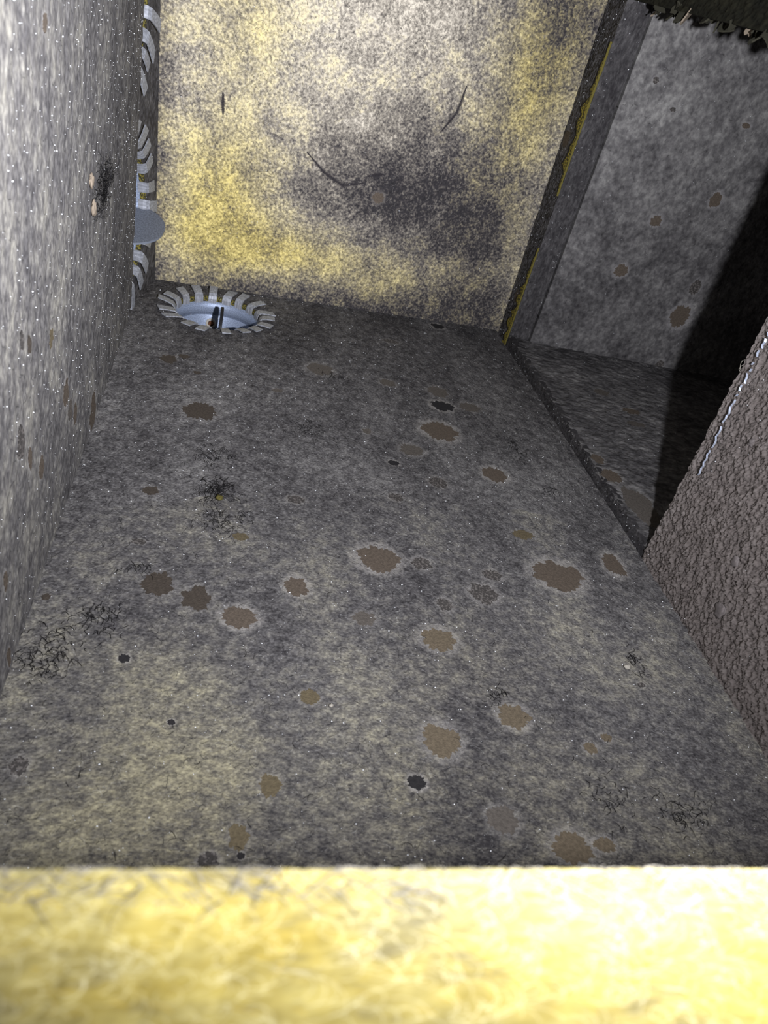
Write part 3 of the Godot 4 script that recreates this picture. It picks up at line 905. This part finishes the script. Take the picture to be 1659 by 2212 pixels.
	# -- yellow core where the stub's facing has split along its edge
	for run in [[1.02, 0.56, 0.032], [0.38, -0.005, 0.034]]:
		var o := PackedVector2Array()
		var back_edge := PackedVector2Array()
		for k in 25:
			var t := k / 24.0
			var y: float = lerpf(run[0], run[1], t)
			var shape := sin(PI * pow(t, 1.3)) if run[1] > 0.1 else pow(t, 0.7) * 0.9
			var wide: float = run[2] * 2.0 * shape * (0.35 + 0.65 * rng.randf()) * (0.75 + 0.3 * sin(k * 2.1) + 0.25 * sin(k * 5.3)) + 0.001
			var z := lerpf(-2.613, -2.575, y / 1.1) - 0.004
			o.append(Vector2(z, y))
			back_edge.append(Vector2(z - wide, y))
		back_edge.reverse()
		o.append_array(back_edge)
		var m := put("exposed_core", plate(o, 0.010), mats.split, right)
		m.transform = Transform3D(Basis(Vector3(0, 0, 1), Vector3(-1, 0, 0), Vector3(0, 1, 0)), Vector3(1.083, 0, 0) * S)
		m.set_meta("label", "bright yellow split edge")

	# -- foil sliver of the facing along the rough board's far edge
	var fo := []
	for k in 60:
		var t := k / 59.0
		var y := lerpf(0.28, 0.66, t)
		fo.append(Vector3(1.085 - 0.009, y, lerpf(-1.290, -1.312, t) + rng.randf_range(-0.004, 0.004)))
	var st := SurfaceTool.new()
	st.begin(Mesh.PRIMITIVE_TRIANGLES)
	st.set_smooth_group(-1)
	for k in fo.size() - 1:
		if rng.randf() < 0.25: continue
		var w0 := 0.0024 * (0.5 + 0.5 * absf(sin(k * 1.3))) * (0.35 + 0.65 * k / 59.0)
		var w1 := 0.0024 * (0.5 + 0.5 * absf(sin((k + 1) * 1.3))) * (0.35 + 0.65 * (k + 1) / 59.0)
		var a: Vector3 = fo[k]
		var b: Vector3 = fo[k + 1]
		var ridge := Vector3(-0.004, 0, 0)
		var q := [a - Vector3(0, 0, w0), a + ridge, a + Vector3(0, 0, w0), b - Vector3(0, 0, w1), b + ridge, b + Vector3(0, 0, w1)]
		for i in [0, 1, 3, 1, 4, 3, 1, 2, 4, 2, 5, 4]: st.add_vertex(q[i] * S)
	st.generate_normals()
	put("foil_strip", st.commit(), mats.foil, right).set_meta("label", "torn shiny foil edge")

	put("stray_thread", threads("rough", [[-1.334, 0.515, 0.034, 1.9, 0.02], [-1.334, 0.512, 0.026, 2.4, 0.012]], 0.0008, 0.2), mats.pale_hair, right).set_meta("label", "pale stray thread")
	for q in [[-1.072, 0.21, 0.012], [-1.033, 0.108, 0.016], [-0.90, 0.34, 0.009], [-1.20, 0.42, 0.008]]:
		var c := uv_of("rough", q[0], q[1])
		var g := put("torn_flake", crumb(Vector3(0.005, q[2] * 1.4, q[2]), 300 + int(q[2] * 1000)), mats.rough_flake, right)
		g.position = on("rough", c.x, c.y, 0.001) * S
		g.rotation = Vector3(0.5, 0, 0.25)

	# -- sheet-metal collars
	var f := collar("round galvanized collar with bent tabs set in the floor before the back wall", Vector3(0, 0.0, -2.49), Basis(), 0.138, 18, 0.055)
	var disc := PackedVector2Array()
	for k in 40: disc.append(Vector2(cos(TAU * k / 40.0), sin(TAU * k / 40.0)) * 0.078)
	var bl := put("damper_blade", plate(disc, 0.009), mats.dark_blade, f)
	bl.transform = Transform3D(Basis(Vector3(0, 1, 0), Vector3(-1, 0, 0.0), Vector3(0, 0, 1)).rotated(Vector3(0, 0, 1), -0.03), Vector3(0.012, -0.045, 0.045) * S)
	bl.set_meta("label", "dark damper blade seen edge-on")
	var rv := put("rivet", ring_wall(0.010, [Vector2(0, 0), Vector2(0.004, 0.003), Vector2(0.008, 0.0), Vector2(0.008, -0.006)], 20, false), mats.pale_hair, f)
	rv.transform = Transform3D(Basis(Vector3(1, 0, 0), Vector3(0, 0.35, 0.94).normalized(), Vector3(0, 0.94, -0.35).normalized() * -1.0), Vector3(-0.02, -0.098, -0.130) * S)
	var core := put("rivet_pin", crumb(Vector3(0.009, 0.006, 0.009), 9), mats.rust, f)
	core.transform = rv.transform

	var n: Vector3 = surf["corner"].n
	var up := Vector3.UP
	var turn := Basis(up.cross(n).normalized(), n, up.cross(n).normalized().cross(n))
	var c2 := collar("lower galvanized collar in the corner wall with a grey damper blade sticking out", lower_at + n * 0.003, turn, 0.218, 25, 0.066)
	c2.name = "duct_collar_001"
	var tip := PackedVector2Array()
	var pts := [Vector2(-0.34, -2.70), Vector2(-0.288, -2.615), Vector2(-0.225, -2.565), Vector2(-0.196, -2.525), Vector2(-0.185, -2.487), Vector2(-0.188, -2.435), Vector2(-0.203, -2.395), Vector2(-0.232, -2.365), Vector2(-0.275, -2.345), Vector2(-0.36, -2.335)]
	var cv := Curve2D.new()
	for k in pts.size():
		var tan_ = (pts[mini(k + 1, pts.size() - 1)] - pts[maxi(k - 1, 0)]) / 6.0
		cv.add_point(pts[k], -tan_, tan_)
	cv.bake_interval = 0.006
	for q in cv.get_baked_points(): tip.append(q - Vector2(-0.26, -2.487))
	var b2 := put("damper_blade", plate(tip, 0.006), mats.blade, c2)
	var tilt := Basis(Vector3(1, 0, 0), Vector3(0, 1, 0.18).normalized(), Vector3(0, -0.18, 1).normalized())
	b2.transform = c2.transform.affine_inverse() * Transform3D(tilt, Vector3(-0.26, 0.25, -2.487) * S)
	b2.set_meta("label", "rounded grey blade")
	var c3 := collar("upper galvanized collar in the corner wall, reaching out of the top of the picture", upper_at + n * 0.003, turn, 0.218, 25, 0.066)
	c3.name = "duct_collar_002"

	# -- loose bits
	var bits := [["plaster_crumb", "small white crumb on the floor near the rough right wall", "crumb", Vector3(0.875, 0.004, -0.96), Vector3(0.007, 0.004, 0.006), "pale_hair"],
		["plaster_crumb", "tiny white crumb alone on the floor well before the yellow cut edge", "crumb", Vector3(0.252, 0.004, -0.832), Vector3(0.0034, 0.003, 0.003), "pale_hair"],
		["glass_wool_crumb", "small yellow crumb in the black tuft on the floor", "crumb", Vector3(0.044, 0.006, -1.405), Vector3(0.008, 0.005, 0.009), "core"]]
	for q in bits:
		var o := put(q[0], crumb(q[4], 31 + int(q[3].x * 100)), mats[q[5]], self)
		o.position = q[3] * S
		tag(o, q[1], q[2])
	for q in [[-1.600, 0.578, 0.016, "ragged tan scrap caught in the left wall's dark tuft, the upper one"], [-1.625, 0.520, 0.020, "longer tan scrap caught in the left wall's dark tuft, the lower one"]]:
		var o := put("board_scrap", crumb(Vector3(0.005, q[2] * 0.8, 0.013), 77 + int(q[2] * 1000)), mats.scrap, self)
		o.position = Vector3(-0.259, q[1], q[0]) * S
		o.rotation.x = 0.2
		tag(o, q[3], "scrap", "tan scraps on the left wall")
